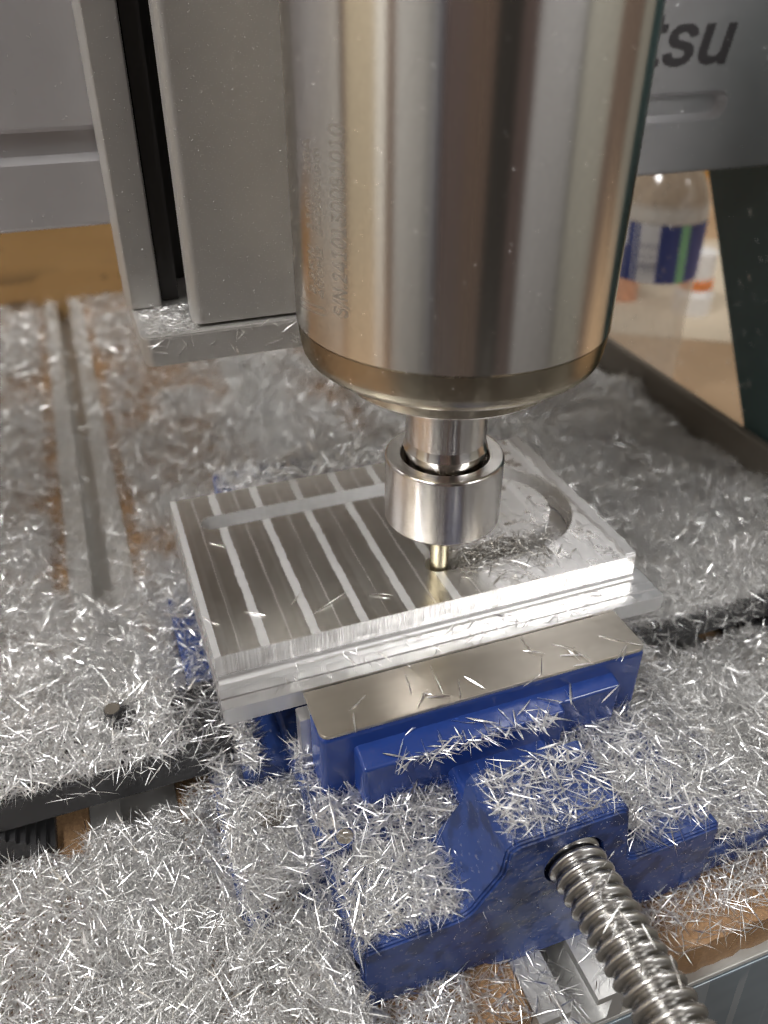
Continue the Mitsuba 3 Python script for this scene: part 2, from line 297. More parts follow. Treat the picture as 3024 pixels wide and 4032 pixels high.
# ------------------------------------------------------------------ z carriage
zc = thing('spindle_carriage', 'grey metal carriage behind the spindle with a black slot and chips on its foot plate', 'carriage')
fp = CrossSection([np.array([(-75, 53.5)] + arc(-71.5, 53.5, 3.5, 180, 270, 8) + [(75, 50), (75, 111), (-75, 111)], float)], m3.FillRule.NonZero)
obj('foot_plate', Manifold.extrude(fp, 8.4).translate([0, 0, 56.6]) + Manifold.extrude(fp.offset(-.4, m3.JoinType.Round), .4).translate([0, 0, 65.0]), 'anodised_grey', zc)
obj('cover', prism_y([(-59, 66.4), (59, 66.4), (59, 250), (-59, 250)], 57.0, 62) + Manifold.batch_hull([cyl(sx*56, 57, 66.4, 250, 3.2, 32) for sx in (-1, 1)]), 'anodised_grey', zc)
for sx, l in ((-1, None), (1, None)):
    x0, x1 = (-75.2, -65.6) if sx < 0 else (65.6, 75.2)
    obj('side_flange', rbox(x0, x1, 74, 111, 65.6, 250, .8), 'anodised_grey', zc)
obj('inner_channel', box(-65.5, 65.5, 100, 108, 65.7, 250), 'black_void', zc, smooth=False)  # black backing, painted for the dark depth of the slot
obj('slot_filler', box(-64.8, -59.6, 80, 99, 65.7, 250), 'black_void', zc, smooth=False)  # black filler put in for the shade inside the open slot

# ------------------------------------------------------------------ spindle
sp = thing('spindle', 'brushed steel cylindrical spindle motor with engraved ratings, pointing down', 'spindle motor')
lm, uv = lathe([[(40.0, 300), (40.0, 200), (40.0, 120), (40.0, 83.0)]])
obj('motor_body', lm, 'turned_steel', sp, smooth=True, uv=uv)
lm, uv = lathe([[(40.0, 82.9), (39.6, 82.5)], [(39.7, 82.5), (39.5, 79.0), (39.1, 76.4)], [(39.1, 76.4), (38.8, 75.2), (38.2, 74.1), (37.5, 73.5)], [(36.9, 73.0), (29.5, 70.4)], [(29.5, 70.4), (28.9, 66.6)], [(28.4, 66.1), (11.8, 65.4)]])
obj('nose_ring', lm, 'dark_steel', sp, smooth=True, uv=uv)
lm, uv = lathe([[(37.5, 73.5), (37.2, 73.2), (36.9, 73.0)], [(28.9, 66.6), (28.7, 66.25), (28.4, 66.1)]])
obj('nose_lip', lm, 'polished_steel', sp, smooth=True, uv=uv)
lm, uv = lathe([[(11.4, 66.5), (11.4, 46.2)], [(11.4, 46.2), (11.7, 44.6), (12.1, 43.6)], [(12.1, 43.6), (11.6, 42.0), (11.3, 36)]])
obj('shaft', lm, 'polished_steel', sp, smooth=True, uv=uv)
nut = [[(12.7, 34), (12.7, 40.3)], [(12.7, 40.3), (13.0, 40.6)], [(13.0, 40.6), (16.4, 40.6)], [(16.4, 40.6), (16.75, 40.5), (17.0, 40.2), (17.1, 39.85)], [(17.1, 39.85), (17.1, 20.3)], [(17.1, 20.3), (16.9, 19.8), (16.4, 19.6)], [(16.4, 19.6), (6, 19.6), (5.2, 20.2), (5.2, 24)]]
lm, uv = lathe(nut)
nk = obj('collet_nut', lm, 'polished_steel', sp, smooth=True, uv=uv, label='smooth round steel collet nut')
lm, uv = lathe([[(5.1, 20.4), (2.95, 20.4)]], 48)
obj('collet', lm, 'face_steel', nk, smooth=True)
cut = cyl(0, 0, -6.5, 26, 2.87, 40)
obj('milling_cutter', cut, 'gold_coat', smooth=30, label='gold coloured end mill held in the collet nut, cutting into the plate', cat='milling cutter')

# engraved ratings, wrapped round the motor body
def wrap(text, height, az_base, z0, z1=None, R=40.05, bold=False):
    t = meshkit.text_mesh(text, height, .05, bold); t = trimesh.Trimesh(t.vertices, t.faces)
    v, f = trimesh.remesh.subdivide_to_size(t.vertices, t.faces, 1.2)
    x, y, d = v[:, 0], v[:, 1], v[:, 2]
    if z1: x = x*(z1-z0)/x.max()
    a = np.radians(az_base) - y/R
    return np.stack([(R+d-.03)*np.cos(a), (R+d-.03)*np.sin(a), z0 + x], 1), f
let = [('400HZ  24000rpm', 2.5, -161.0, 94.6, 126.2), ('2.2KW   110V   18A', 2.9, -166.0, 94.6, 127.5), ('S/N.2410130081010', 4.4, -150.0, 92.2, 131.5)]
for s, h, a, z0, z1 in let: obj('engraving', wrap(s, h, a, z0, z1), 'lettering', sp, smooth=False)
lg = [(-178.5, 91.0), (-175.8, 89.9), (-161, 91.6), (-161, 90.3), (-178.6, 88.9)]
def line_on(a0, z0, a1, z1, w=.16):
    n = 10; V = []
    for t in np.linspace(0, 1, n):
        a, z = np.radians(a0+(a1-a0)*t), z0+(z1-z0)*t
        V += [[40.06*np.cos(a), 40.06*np.sin(a), z-w], [40.06*np.cos(a), 40.06*np.sin(a), z+w]]
    F = []
    for i in range(n-1): F += [[2*i, 2*i+1, 2*i+3], [2*i, 2*i+3, 2*i+2]]
    return np.array(V), np.array(F)
V, F = [], []; k = 0
for a0, z0, a1, z1 in ((-178.5, 91.2, -161, 92.6), (-178.5, 89.6, -161, 91.0), (-161.3, 91.0, -161.0, 92.6)):
    vv, ff = line_on(a0, z0, a1, z1); V.append(vv); F.append(ff+k); k += len(vv)
obj('engraving', (np.vstack(V), np.vstack(F)), 'lettering', sp, smooth=False)

# ------------------------------------------------------------------ aluminium plate in the vise
pl = thing('aluminium_plate', 'freshly milled aluminium plate with bright stripes and a hooked slot, clamped in the vise', 'metal plate')
def stroke(pts, r):
    c = [CrossSection.circle(r, 40).translate([float(x), float(y)]) for x, y in pts]
    return CrossSection.batch_boolean([CrossSection.batch_hull([a, b]) for a, b in zip(c[:-1], c[1:])], m3.OpType.Add)
path = [(-62.5, 46.5), (30.5, 46.5)] + arc(30.5, 23.3, 23.2, 88, -90, 30) + [(0, .1), (-.6, .3)]
slot = stroke(path, 3.75)
r = np.random.default_rng(4)
outl = [(-74, -17.3), (61, -17.3)] + [(61.6+r.uniform(-.5, .5)+.8*math.sin(t*9), -17+81*t) for t in np.linspace(.02, .98, 22)] + [(61.5, 64), (-74, 64)]
plan = CrossSection([np.array(outl, float)], m3.FillRule.NonZero)
blk = Manifold.extrude(plan - slot, 8.4).translate([0, 0, -8.6])
for i, (z0, z1, o) in enumerate(((-.2, -.1, -.06), (-.1, 0, -.16))): blk += Manifold.extrude((plan - slot).offset(o, m3.JoinType.Miter), z1-z0).translate([0, 0, z0])
fil = [(-17.2, -9.6), (-17.2, -6.6)] + [(-17.3-2.2+2.2*math.cos(math.radians(a)), -9.3+2.2+2.2*math.sin(math.radians(a))) for a in np.linspace(0, -90, 9)] + [(-19.5, -9.6)]
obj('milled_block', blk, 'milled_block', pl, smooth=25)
r = np.random.default_rng(8); lip = [(57.2, -16.5)] + [(57.4+r.uniform(-.7, .9), y) for y in np.linspace(-12, 60, 26)] + [(57.5, 63.5), (61.2, 63.5)] + [(61.3+r.uniform(-.4, .6), y) for y in np.linspace(60, -14, 24)] + [(61.2, -16.8)]
lc = CrossSection([np.array(lip, float)], m3.FillRule.NonZero)
obj('raw_edge', Manifold.extrude(lc, .75).translate([0, 0, -.1]) + Manifold.extrude(lc.offset(-.35, m3.JoinType.Round), .35).translate([0, 0, .6]), 'brushed_corner', pl, smooth=25, label='raised raw strip along the right edge')
obj('corner_fillet', prism_x(fil, -73.8, 61.2), 'brushed_corner', pl, smooth=60)
fl = rbox(-74.6, 66, -28, 75, -15.4, -9.2, .25, 12)
fl -= prism_x([(-28.5, -9.55), (-24.2, -9.55), (-23.9, -9.0), (-28.5, -9.0)], -80, 70)
fl -= prism_x([(-21.2, -9.32), (-20.9, -9.32), (-20.8, -9.0), (-21.3, -9.0)], -80, 70)
obj('flange', fl, 'milled_ledge', pl, smooth=25)

# ------------------------------------------------------------------ blue vise
vi = thing('vise', 'blue cast iron machine vise with bare steel jaw top, strewn with metal chips', 'vise')
CX = -3.4
prf = [(-57, BED), (-57, -36.5)] + arc(-55.5, -36.5, 1.5, 180, 90, 5) + [(-33, -35)] + arc(-33, -29, 6, -90, -20, 7) + [(-21.6, -22)] + arc(-17.4, -15.6, 3.6, 165, 92, 7) + arc(9.8, -15.2, 3.4, 88, 5, 7) + [(15.6, -30)] + arc(20, -31.5, 4.2, 170, 262, 6) + [(44, -35)] + arc(44.5, -36.5, 1.5, 90, 0, 5) + [(46, BED)]
body = prism_y(prf, -88.8, -67.5)
thin = CrossSection([np.array(prf, float)], m3.FillRule.NonZero)
for o, y0 in ((-.45, -89.4), (-1.1, -90.0)):
    body += prism_y(np.array(thin.offset(o, m3.JoinType.Round).to_polygons()[0]), y0, y0+.7)
body += rbox(-57, 46, -70, 80, BED, -36.5, 1.5)
body += Manifold.batch_hull([cyl(x, -79.5, BED, -60, 12, 40, 12) for x in (-16, 9)] + [cyl(x, -74, -26, -25.6, 8, 30) for x in (-10, 3)])
for x0, x1, y0 in ((-80.5, -55, -64), (44, 71.5, -88.5)): body += rbox(x0, x1, y0, 78, BED, -51, 2.5)
body += rbox(-71, -55, -26, 34, BED-.0, -40, 5)
body += rbox(44, 61, -26, 34, BED-.0, -40, 5)
body -= Manifold.cylinder(9, 8.4, 8.4, 48).rotate([90, 0, 0]).translate([-1.2, -84, -26.2])
for x in (-69, 60): body -= Manifold.batch_hull([cyl(x, y, -64, -40, 4.2, 30) for y in (-62, -40)])
body = body.trim_by_plane([0, 0, 1], BED + .05)
obj('base', body, 'blue_cast', vi, smooth=38)
jaw = rbox(-52.6, 47.6, -45.6, -33.4, -60, -11.1, 1.8)
jaw = jaw.trim_by_plane([0, 0, -1], 11.1)
jaw += Manifold.batch_hull([cyl(x, y, -37, -36.5, 2.4, 24) for x in (-41, 15) for y in (-44, -51.3)] + [Manifold.sphere(1.2, 20).translate([x, y, z]) for x in (-42.4, 16) for y, z in ((-44, -17.6), (-52, -19.0))])
jaw += Manifold.batch_hull([Manifold.sphere(1.2, 20).translate([x, y, z]) for x in (10, 36) for y, z in ((-44, -17.6), (-49.2, -18.4), (-44, -36), (-48.4, -36))])
jaw += rbox(-19, 12, -70, -45, -59, -27, 2.5)
obj('moving_jaw', jaw, 'blue_paint', vi, smooth=40)
jt = CrossSection([np.array(arc(-50.0, -43.1, 2.5, 180, 270, 8) + arc(45.0, -43.1, 2.5, 270, 360, 8) + [(47.5, -28.3), (-52.5, -28.3)], float)], m3.FillRule.NonZero)
obj('jaw_top', Manifold.extrude(jt, .8).translate([0, 0, -11.08]) + Manifold.extrude(jt.offset(-.2, m3.JoinType.Round), .2).translate([0, 0, -10.3]), 'ground_steel', vi, smooth=25, label='bare ground steel top face of the moving jaw')
obj('jaw_plate', Manifold.batch_hull([box(-55, 50, -33.2, -28.2, -30, -15.6)] + [Manifold.cylinder(105, 2.2, 2.2, 24).rotate([0, 90, 0]).translate([-55, y, -38]) for y in (-31, -30.4)]), 'sawn_aluminium', vi, smooth=30)
obj('fixed_jaw', rbox(-55, 50, 75.3, 94, -60, -9.5, 1.8), 'blue_paint', vi, smooth=40)
obj('grease_pin', cyl(-51.5, -61, -37, -31.2, 2.7, 28), 'blue_cast', vi)
obj('pin_face', cyl(-51.5, -61, -31.2, -31.0, 2.3, 28), 'ground_steel', vi)
# clamp screw with its thread
def thread(R, depth, pitch, y0, y1):
    nt, ny = 56, int((y0-y1)/.24)
    th = np.linspace(0, 2*np.pi, nt, endpoint=False); ys = np.linspace(y0, y1, ny)
    ph = (ys[:, None]/pitch - th[None]/(2*np.pi)) % 1.0
    tri = np.abs(ph*2-1); rr = R - depth*np.clip((tri-.22)/.5, 0, 1)**1.15
    v = np.stack([rr*np.cos(th)[None] - 1.2, np.broadcast_to(ys[:, None], rr.shape), rr*np.sin(th)[None] - 26.2], -1).reshape(-1, 3)
    i, j = np.meshgrid(np.arange(ny-1), np.arange(nt), indexing='ij'); a = i*nt+j; b = i*nt+(j+1) % nt
    f = np.concatenate([np.stack([a, b, b+nt], -1).reshape(-1, 3), np.stack([a, b+nt, a+nt], -1).reshape(-1, 3)])
    return v, f
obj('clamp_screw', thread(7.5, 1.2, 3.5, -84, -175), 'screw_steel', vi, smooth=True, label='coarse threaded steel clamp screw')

# hold-down bolt in the left ear
hb = thing('hold_down_bolt', 'tan hold down bolt with chips on it beside the left foot of the vise', 'bolt')
obj('head', cyl(-66.5, -37, -50.5, -44.5, 5.0, 6), 'rail_paint', hb, smooth=False)
obj('washer', cyl(-66.5, -37, -51, -49.6, 7.6, 40), 'sawn_aluminium', hb)

# ------------------------------------------------------------------ step clamps left and right
def clamp(sx, lab):
    X = lambda a: sorted((sx*a[0] + (0 if sx < 0 else -6), sx*a[1] + (0 if sx < 0 else -6)))
    t = thing('step_clamp', lab, 'clamp')
    x0, x1 = X((72, 152)); b = rbox(x0, x1, -14.5, 14, -49.5, -38, .9)
    obj('clamp_bar', b, 'black_steel', t)
    x0, x1 = X((127, 156)); n = 9
    st = [(0, 0)]
    for i in range(n): st += [(i*2.6, 2.3+i*2.3), (i*2.6+.2, 2.3+(i+1)*2.3)] if False else [(i*2.4, 1.8*i+3), (i*2.4+2.4, 1.8*i+3)]
    st += [(n*2.4, 1.8*n+3), (29, 1.8*n+3), (29, 0)]
    pts = [((x1 - px) if sx < 0 else (x0 + px), BED + .1 + pz) for px, pz in st]
    obj('step_block', prism_y(pts if sx > 0 else pts[::-1], -16.5, 12), 'black_steel', t, smooth=False)
    if sx > 0: return
    o = obj('stud', cyl(-104.3, 5, -61, -31.6, 2.5, 28), 'black_steel', t)
    obj('stud_tip', cyl(-104.3, 5, -31.6, -31.3, 2.3, 28), 'rail_paint', o)
    obj('hex_nut', cyl(-102.5, 3.5, -38, -34.2, 5.0, 6), 'black_steel', t, smooth=False)
clamp(-1, 'black step clamp holding the left foot of the vise, half buried in chips')
clamp(1, 'black step clamp holding the right foot of the vise, mostly under chips')

# ------------------------------------------------------------------ metal chips
def chips(P, D, L, Wd, tw, near=2, seed=0):
    """Twisted slivers pointed at both ends: centres P, directions D, lengths L, widths Wd, twist tw."""
    r = np.random.default_rng(seed); n = len(P)
    D = D/np.linalg.norm(D, axis=1, keepdims=True)
    A = np.cross(D, r.normal(size=(n, 3))); A /= np.linalg.norm(A, axis=1, keepdims=True); B = np.cross(D, A)
    ts, ws = (((-.5, .03, .5), (0, 1., 0)), ((-.5, -.2, .24, .5), (0, 1., .85, 0)), ((-.5, -.30, .02, .33, .5), (.25, .85, 1., .7, 0)))[int(near)]
    bow = r.normal(0, .032, n)[:, None]*L[:, None]
    a0 = r.uniform(0, 6.28, n); rings, tips = [], []
    V, F, at = [], [], 0; prev = None
    for t, w in zip(ts, ws):
        c = P + D*(L*t)[:, None] + A*(bow*(1-4*t*t))
        if w == 0:
            V.append(c); cur = (at + np.arange(n),)*3; at += n
        else:
            an = a0 + tw*t; ca, sa = np.cos(an)[:, None], np.sin(an)[:, None]
            e1, e2 = A*ca + B*sa, -A*sa + B*ca
            w_ = (Wd*w/2)[:, None]
            for q in (c + e1*w_ - e2*w_*.22, c - e1*w_ - e2*w_*.22, c + e2*w_*.38): V.append(q)
            cur = tuple(at + k*n + np.arange(n) for k in range(3)); at += 3*n
        if prev is not None:
            for k in range(3):
                a, b, c2, d = prev[k], prev[(k+1) % 3], cur[(k+1) % 3], cur[k]
                if a is not b: F.append(np.stack([a, b, c2], 1))
                if c2 is not d: F.append(np.stack([a, c2, d], 1))
        prev = cur
    return np.vstack(V), np.vstack(F)

def inside(x, y, x0, x1, y0, y1): return (x > x0) & (x < x1) & (y > y0) & (y < y1)
def ground_height(x, y):
    h = np.full(x.shape, BED)
    for xc in TR: h = np.where((np.abs(x-xc) < 4) & ((y > 90) & (xc < -50) | (y < -90)), BED-12.3, h)
    h = np.where(inside(x, y, -80, -57, -63, 78) | inside(x, y, 46, 71, -88, 78), -51.0, h)
    h = np.where(inside(x, y, -71, -57, -26, 34) | inside(x, y, 46, 61, -26, 34), -41.0, h)
    h = np.where(inside(x, y, -57, 46, -88, 80), -35.5, h)
    h = np.where(inside(x, y, -152, -72, -14.5, 14) | inside(x, y, 66, 146, -14.5, 14), -38.0, h)
    h = np.where(inside(x, y, -55, 50, 76, 94), -9.5, h)
    return h
def fb(x, y, s, seed=0): return meshkit.fbm(np.stack([x*s, y*s, np.zeros_like(x)], -1), 3, seed)
def thickness(x, y):
    """How deep the swarf lies (mm)."""
    t = 2.5 + 6*fb(x, y, .03, 3)
    t = np.where(inside(x, y, -400, -57, -112, 110), 2 + 15*fb(x, y, .045, 5)**1.3, t)
    t = np.where(x > 46, 3 + 15*fb(x, y, .05, 6)**1.2, t)
    t = np.where(inside(x, y, 50, 180, 20, 300), t + 4*np.clip((180-x)/40, 0, 1), t)
    t = np.where(inside(x, y, -57, 46, -64, -46), 4.5, t)
    t = np.where(inside(x, y, -57, 46, -90, -64), 1.8, t)
    t = np.where(inside(x, y, 20, 46, -90, -60), 3.5, t)
    t = np.where(inside(x, y, -152, -72, -14.5, 14) | inside(x, y, 66, 146, -14.5, 14), 3.5, t)
    t = np.where(inside(x, y, -55, 50, 76, 94), 2.5, t)
    t = np.where(y < -90, 1.6, t)
    t = np.where(inside(x, y, -120, -57, -110, -62), 5 + 12*fb(x, y, .05, 5) + 5*np.clip((x+78)/20, 0, 1), t)
    t = np.where(inside(x, y, -160, -118, -32, -14.5), 1.5, t)
    return t
def cover(x, y):
    """Mean number of layers of swarf."""
    c = 2.3 + 0*x
    n1 = fb(x, y, .045, 9)
    c = np.where(y > 100, .9 + 3.4*np.clip((n1-.28)*2.6, 0, 1), c)
    c = np.where(inside(x, y, -400, -57, -112, 110), 3.0 + 2.2*n1, c)
    c = np.where(inside(x, y, 46, 206, -92, 330), 3.6 + 2.2*n1, c)
    for xc in TR[:1]:
        dx = np.abs(x-xc)
        c = np.where((dx < 14) & (y > 60), c*.42, c); c = np.where((dx >= 13) & (dx < 19) & (y > 100), c*.25, c)
        c = np.where((dx < 4.6) & (y > 100), .10, c)
    c = np.where(inside(x, y, -82, -71, 2, 62), c*.22, c)
    c = np.where(inside(x, y, -17, 10, 78, 452), 3.8, c)
    c = np.where(inside(x, y, -57, 46, -90, -64), 1.5, c)
    c = np.where(inside(x, y, -57, -24, -88, -64), 1.9*np.clip(1.3-.03*np.abs(y+72), .35, 1.2), c)
    c = np.where(inside(x, y, 20, 46, -88, -64), 2.0*np.clip((y+90)/9, .3, 1), c)
    c = np.where(inside(x, y, 46, 71, -90, -40), 2.6, c)
    c = np.where(inside(x, y, -57, 46, -64, -46), 2.2, c)
    c = np.where(inside(x, y, -152, -72, -14.5, 14), np.where(x > -87, .9, 3.0), c)
    c = np.where(inside(x, y, -30, 30, -300, -90), .75, c)
    c = np.where(inside(x, y, -84, -54, -110, -76), 4.2, c)
    c = np.where(inside(x, y, -18.5, 12, -300, -90), .40, c)
    c = np.where(inside(x, y, 12, 203, -300, -90), 1.5*np.clip((y+104)/9, .25, 1), c)
    return c
def blocked(x, y):
    b = inside(x, y, -24, 18, -90.3, -66)                 # the hump
    b |= inside(x, y, -53, 48, -46, 75)                   # jaws and plate
    b |= inside(x, y, -73, 64, -26, 74) & (x > -66) & (x < 58)
    b |= inside(x, y, -150, -127, -30, -16.5) & False
    b |= y < -107.5
    b |= (x > 203)
    b |= inside(x, y, -127, -88, -21, -14) | inside(x, y, -157, -126, -17.5, -14)
    return b
def scatter(x0, x1, y0, y1, per_cm2, seed):
    r = np.random.default_rng(seed); n = int((x1-x0)*(y1-y0)/100*per_cm2)
    x, y = r.uniform(x0, x1, n), r.uniform(y0, y1, n)
    return x, y, r
def carpet(x0, x1, y0, y1, lay, Lm, Wm, near, seed, grow=1.0):
    area = Lm*Wm*.62; per = 6.0*lay*100/area
    x, y, r = scatter(x0, x1, y0, y1, per, seed)
    keep = (r.uniform(0, 6.0, len(x)) < cover(x, y)) & ~blocked(x, y)
    x, y = x[keep], y[keep]; n = len(x)
    h, t = ground_height(x, y), thickness(x, y)
    L = np.clip(r.lognormal(math.log(Lm), .40, n), Lm*.28, Lm*2.0); W = np.clip(r.lognormal(math.log(Wm), .35, n), .5*Wm, 2.4*Wm)
    fat = r.uniform(0, 1, n) < .035; W = np.where(fat, W*1.8, W)
    el = np.abs(r.normal(0, .36, n)); el = np.where(r.uniform(0, 1, n) < .12, r.uniform(.4, 1.25, n), el)*np.sign(r.uniform(-1, 1, n))
    az = r.uniform(0, 2*np.pi, n)
    D = np.stack([np.cos(az)*np.cos(el), np.sin(az)*np.cos(el), np.sin(el)], 1)
    z = h + .35 + t*r.uniform(0, 1, n)**.8
    z = np.maximum(z, h + np.abs(D[:, 2])*L*.42 + .2)
    P, tw = np.stack([x, y, z], 1), r.normal(0, 2.2, n)
    a = (z - h > t*.60) & (r.uniform(0, 1, n) < near)
    sh = r.uniform(0, 1, n) < np.where(y > 60, .36, .34)
    for i, q in enumerate((a & ~sh, ~a & ~sh, a & sh, ~a & sh)):
        if q.any(): (shiny if i > 1 else parts).append(chips(P[q], D[q], L[q], W[q], tw[q], 1-i % 2, seed+i))
parts, shiny = [], []
carpet(-152, 206, -108, 60, 1.0, 7.2, .30, 1, 21)
carpet(-165, 206, 60, 160, .92, 6.8, .32, .3, 22)
carpet(-175, 206, 160, 300, .74, 6.4, .36, 0, 23)
carpet(-180, 206, 300, 452, .66, 6.4, .42, 0, 24)
def heap(n, x0, x1, y0, y1, z, t, Lm, Wm, seed, tiltm=.2, path=None):
    r = np.random.default_rng(seed)
    if path is not None:
        i = r.integers(0, len(path), n); c = np.array(path)[i]; x, y = c[:, 0]+r.normal(0, x1, n), c[:, 1]+r.normal(0, y1, n)
    else: x, y = r.uniform(x0, x1, n), r.uniform(y0, y1, n)
    L = np.clip(r.lognormal(math.log(Lm), .35, n), Lm*.3, Lm*2); W = np.clip(r.lognormal(math.log(Wm), .3, n), Wm*.5, Wm*2)
    az, el = r.uniform(0, 6.28, n), r.normal(0, tiltm, n)
    D = np.stack([np.cos(az)*np.cos(el), np.sin(az)*np.cos(el), np.sin(el)], 1)
    zz = z + .2 + t*r.uniform(0, 1, n) + np.abs(D[:, 2])*L*.45
    return chips(np.stack([x, y, zz], 1), D, L, W, r.normal(0, 2.2, n), 2, seed)
debris = [heap(420, 3.5, 31, -3.2, 3.4, -5, 6.5, 5, .32, 31, .4), heap(170, 5, 36, -9, 4, .1, 1.2, 6, .34, 35, .12), heap(150, 5, 57, -16, 40, .1, .5, 5, .34, 36, .08), heap(70, 33, 44, 3, 10, -6, 4, 5, .34, 45, .4)]
parts.append(heap(190, 70, 146, -17, -13.5, -48, 9, 6, .32, 46, .7))
parts.append(heap(60, -126, -74, -16, -13.8, -44, 6, 6, .3, 47, .6))
parts.append(heap(700, -86, -56, -76, -58, -60, 14, 6.5, .32, 60, .45))
parts.append(heap(420, -66, -56.5, -96, -68, -61, 15, 6.5, .32, 61, .5))
parts.append(heap(150, -113, -93, -5, 13, -38, 5, 6, .32, 48, .4))
parts.append(heap(120, -72, -60, -44, -30, -46, 6, 6, .32, 37, .5))
parts.append(heap(70, -60, 60, -27.5, -18.5, -9.1, .5, 5.5, .3, 38, .05))              # in the slot beside the cutter
parts.append(heap(230, -19.5, 11.5, -88.5, -69, -11.9, 2.8, 6.5, .3, 39, .15))
parts.append(heap(230, -53, -26, -86, -63, -34.9, 3.5, 6, .3, 40, .2))
parts.append(heap(900, -52, 50, 65, 77, -9, 6.5, 6, .32, 33, .4))          # behind the plate
parts.append(heap(330, -43, 18, -57, -46, -24, 2.5, 6, .42, 34, .25) if False else heap(150, -34, 12, -56, -51.5, -19.5, 2.2, 6.5, .44, 34, .15))
def join(ps):
    V, F, k = [], [], 0
    for v, f in ps: V.append(v); F.append(f+k); k += len(v)
    return np.vstack(V), np.vstack(F)
obj('cutting_debris', join(debris), 'dull_chip', smooth=False, label='dull grey slivers packed in the slot and scattered beside the cutter', cat='swarf', kind='stuff')
tag('swarf', 'deep litter of bright aluminium swarf covering the machine bed and vise', 'swarf', kind='stuff')
for n, (ps, m) in enumerate(((parts, 'chip_metal'), (shiny, 'bright_chip'))):
    scene[f'swarf__{n+1:03d}'] = mikit.ply(mm(join(ps)), m)
# specks and slivers clinging to the carriage foot, the beam, the panel and the motor
def specks(seed=41):
    r = np.random.default_rng(seed); out = []
    def face(n, fx, L, W, s, nrm):
        u = np.array([fx(r) for _ in range(n)]); D = r.normal(size=(n, 3)); D -= np.outer(D @ nrm, nrm)*.9
        out.append(chips(u + nrm*.15, D, r.uniform(.4, 1, n)*L, np.full(n, W), r.normal(0, 2, n), 0, s))
    Y = np.array([0, -1., 0]); Z = np.array([0, 0, 1.])
    face(260, lambda r: (r.uniform(-59, -25), 53.6, r.uniform(67, 150)), .9, .16, 1, Y)
    face(90, lambda r: (r.uniform(-75, -66), 73.9, r.uniform(66, 150)), .8, .16, 2, Y)
    face(700, lambda r: (r.uniform(-73.5, -58), r.uniform(51, 73), 65.6+abs(r.normal(0, .6))), 3.0, .28, 3, Z)
    face(34, lambda r: (r.uniform(-72, -22), 49.6, r.uniform(58, 66)), 6.5, .42, 4, Y)
    face(60, lambda r: (r.uniform(-160, -78), 111.8, r.uniform(84, 160)), 1.6, .3, 5, Y)
    face(60, lambda r: (r.uniform(120, 200), 111.8, r.uniform(84, 150)), 2.2, .3, 6, Y)
    face(110, lambda r: (210.7, r.uniform(95, 250), r.uniform(-60, 60)), 5.5, .5, 7, np.array([-1., 0, 0]))
    a = lambda r: np.radians(r.uniform(-185, -60))
    def onm(r):
        t = a(r); return (40.02*math.cos(t), 40.02*math.sin(t), r.uniform(74, 160))
    n = 170; u = np.array([onm(r) for _ in range(n)]); D = r.normal(size=(n, 3))
    out.append(chips(u, D, r.uniform(.3, .9, n), np.full(n, .16), r.normal(0, 2, n), 0, 8))
    face(2600, lambda r: (r.uniform(-20, 12), r.uniform(-89, -69), -12.05), .5, .22, 9, Z)
    face(1500, lambda r: (r.uniform(-56, -26), r.uniform(-89, -66), -35.1), .6, .22, 10, Z)
    face(110, lambda r: (r.uniform(-56, 45), -90.05, r.uniform(-60, -37)), .5, .2, 11, Y)
    face(160, lambda r: (r.uniform(-22, 14), -90.05, r.uniform(-40, -14)), .5, .2, 12, Y)
    face(200, lambda r: (r.uniform(5, 60), r.uniform(-16, 60), .02), .7, .25, 13, Z)
    V, F, k = [], [], 0
    for v, f in out: V.append(v); F.append(f+k); k += len(v)
    return np.vstack(V), np.vstack(F)
obj('metal_dust', specks(), 'chip_metal', smooth=False, label='fine metal specks and slivers clinging to carriage, spindle and vise', cat='dust', kind='stuff')

# single slivers that can be told apart
def sliver(x0, y0, x1, y1, z, lab, grp, w=.5, seed=0, dz=.3):
    P0, P1 = np.array([x0, y0, z+.25]), np.array([x1, y1, z+.25+dz]); d = P1-P0; L = np.linalg.norm(d)
    r = np.random.default_rng(seed)
    v, f = chips(((P0+P1)/2)[None], d[None], np.array([L]), np.array([w*r.uniform(.75, 1.3)]), np.array([r.normal(0, 3.0)]), 2, seed)
    obj('metal_chip', (v, f), 'sliver_metal', smooth=False, label=lab, cat='metal chip', group=grp)
JAW = [(-42.9, -39.2, -36.6, -35.4), (-41.8, -40.1, -43.5, -47.5), (-23.6, -31.5, -24.9, -39.9), (-15.5, -30.9, -16.7, -43.4), (-21.8, -39.8, -19.6, -41.6), (-25.0, -44.6, -19.7, -39.2), (-21.2, -41.8, -14.6, -43.9), (-10.2, -38.7, -13.0, -46.1), (-8.2, -38.1, -4.8, -44.8), (14.4, -29.1, 14.2, -38.4), (12.2, -34.5, 18.3, -38.7), (21.6, -35.0, 27.7, -38.9), (24.4, -37.7, 25.5, -44.5), (21.4, -40.2, 27.2, -42.3), (26.0, -39.1, 28.4, -46.3), (22.8, -45.1, 29.1, -46.6), (35.6, -47.4, 42.3, -43.0), (36.9, -48.3, 42.1, -43.3), (36.6, -36.7, 46.7, -45.0), (46.7, -45.0, 50.3, -47.1), (16.2, -38.7, 12.7, -44.9), (5.7, -47.2, 12.5, -44.8)]
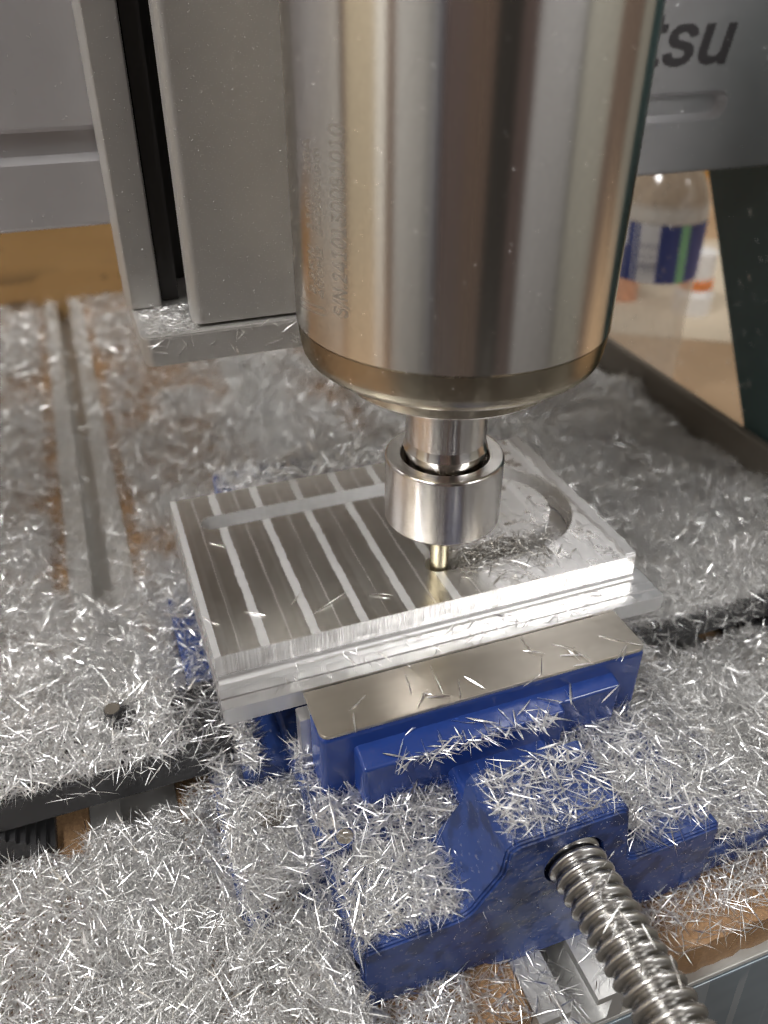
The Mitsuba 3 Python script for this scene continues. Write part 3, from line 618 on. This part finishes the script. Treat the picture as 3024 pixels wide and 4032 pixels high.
BLK = [(2.3, -51.1, 8.7, -47.2), (20.0, -46.8, 18.7, -55.6), (23.0, -44.9, 18.3, -53.3), (8.9, -49.1, 11.5, -55.8), (11.6, -55.1, 17.1, -59.2), (5.5, -49.4, 5.9, -59.3), (-11.4, -46.8, -3.5, -52.4), (-6.8, -52.3, 1.6, -55.7), (-15.6, -46.3, -9.5, -49.9), (3.5, -50.0, 10.1, -51.7), (27.1, -55.0, 35.8, -51.0), (-29.6, -47.0, -22.3, -43.8), (10.8, -47.2, 16.8, -51.3)]
TOP = [(-48.5, -3.2, -44.3, 1.8), (-43.7, -9.6, -30.9, -3.4), (-25.5, -7.0, -18.7, -10.3), (-62.1, -1.4, -56.7, -5.7), (-74.2, 1.0, -69.8, -5.1), (-54.5, -21.2, -52.5, -19.8), (-65.4, 35.1, -60.7, 31.5), (16.7, -2.3, 27.4, -6.2), (27.7, -3.2, 28.6, -10.1), (33.5, -4.8, 34.4, -10.2), (21.0, -7.4, 26.9, -6.0), (27.9, -8.9, 29.1, -16.2), (11.7, -8.0, 18.2, -12.7), (12.7, -11.2, 20.5, -15.5), (4.4, -6.3, 12.1, -7.1), (16.4, -8.7, 24.9, -15.6), (39.3, -11.0, 45.1, -8.0), (37.5, -8.3, 42.2, -3.7), (10.8, -4.7, 18.1, -5.4), (7.3, -5.4, 13.8, -3.8), (21.3, -5.5, 26.7, -12.4)]
LEDGE = [(5.7, -19.5, 10.1, -25.4), (0.4, -21.5, 4.5, -17.8), (15.5, -27.0, 22.8, -22.6), (10.3, -18.0, 15.4, -19.9), (-22.6, -25.9, -21.5, -31.8), (32.4, -23.8, 36.2, -28.3), (42.8, -18.7, 49.1, -21.5), (17.1, -21.4, 14.2, -26.5), (35.0, -26.1, 41.5, -30.3)]
ORD = 'first second third fourth fifth sixth seventh eighth ninth tenth eleventh twelfth thirteenth fourteenth fifteenth sixteenth seventeenth eighteenth nineteenth twentieth twenty-first twenty-second'.split()
sd = 100
for S, z, lab, grp in ((JAW, -10.1, 'on the bare steel jaw top of the vise', 'slivers on the steel jaw top'),
                       (BLK, -16.6, 'on the glossy blue ledge below the jaw top', 'slivers on the blue jaw ledge'),
                       (TOP, 0.0, 'on the milled face of the aluminium plate', 'slivers on the plate face'),
                       (LEDGE, -9.2, 'on the low front step of the aluminium plate', 'slivers on the plate step')):
    S = sorted([q for q in S if not (z == 0 and min(q[1], q[3]) < -17)], key=lambda q: (q[0]+q[2])*.94-(q[1]+q[3])*.35)
    for o, q in zip(ORD, S):
        sliver(*q, z, f'{o} metal sliver from the left {lab}', grp, .5 if z > -10 else .55, sd); sd += 1
def spread(n, x0, x1, y0, y1, z, lab, grp, seed, zt=1.5, Lm=6.5, shape=None):
    r = np.random.default_rng(seed); k = 0
    while k < n:
        x, y, a, L = r.uniform(x0, x1), r.uniform(y0, y1), r.uniform(0, 6.28), min(max(r.lognormal(math.log(Lm), .3), 3), 11)
        if shape is not None and not shape(x, y): continue
        dx, dy = math.cos(a)*L/2, math.sin(a)*L/2
        sliver(x-dx, y-dy, x+dx, y+dy, z + r.uniform(0, zt), lab, grp, .5, seed*1000+k, r.normal(0, .8)); k += 1
spread(95, -19, 11, -88, -69, -12, 'metal sliver on top of the blue hump above the clamp screw', 'slivers on top of the vise hump', 51, 1.6)
spread(85, -54, -27, -87, -62, -35, 'metal sliver on the flat blue wing at the left front of the vise', 'slivers on the left vise wing', 52, 2.2)
spread(28, 17, 44, -88, -66, -35, 'metal sliver on the flat blue wing at the right front of the vise', 'slivers on the right vise wing', 53, 2)
spread(22, -6, 4, -128, -92, -18.6, 'metal sliver caught on the thread of the clamp screw', 'slivers on the clamp screw', 54, .6, 6)
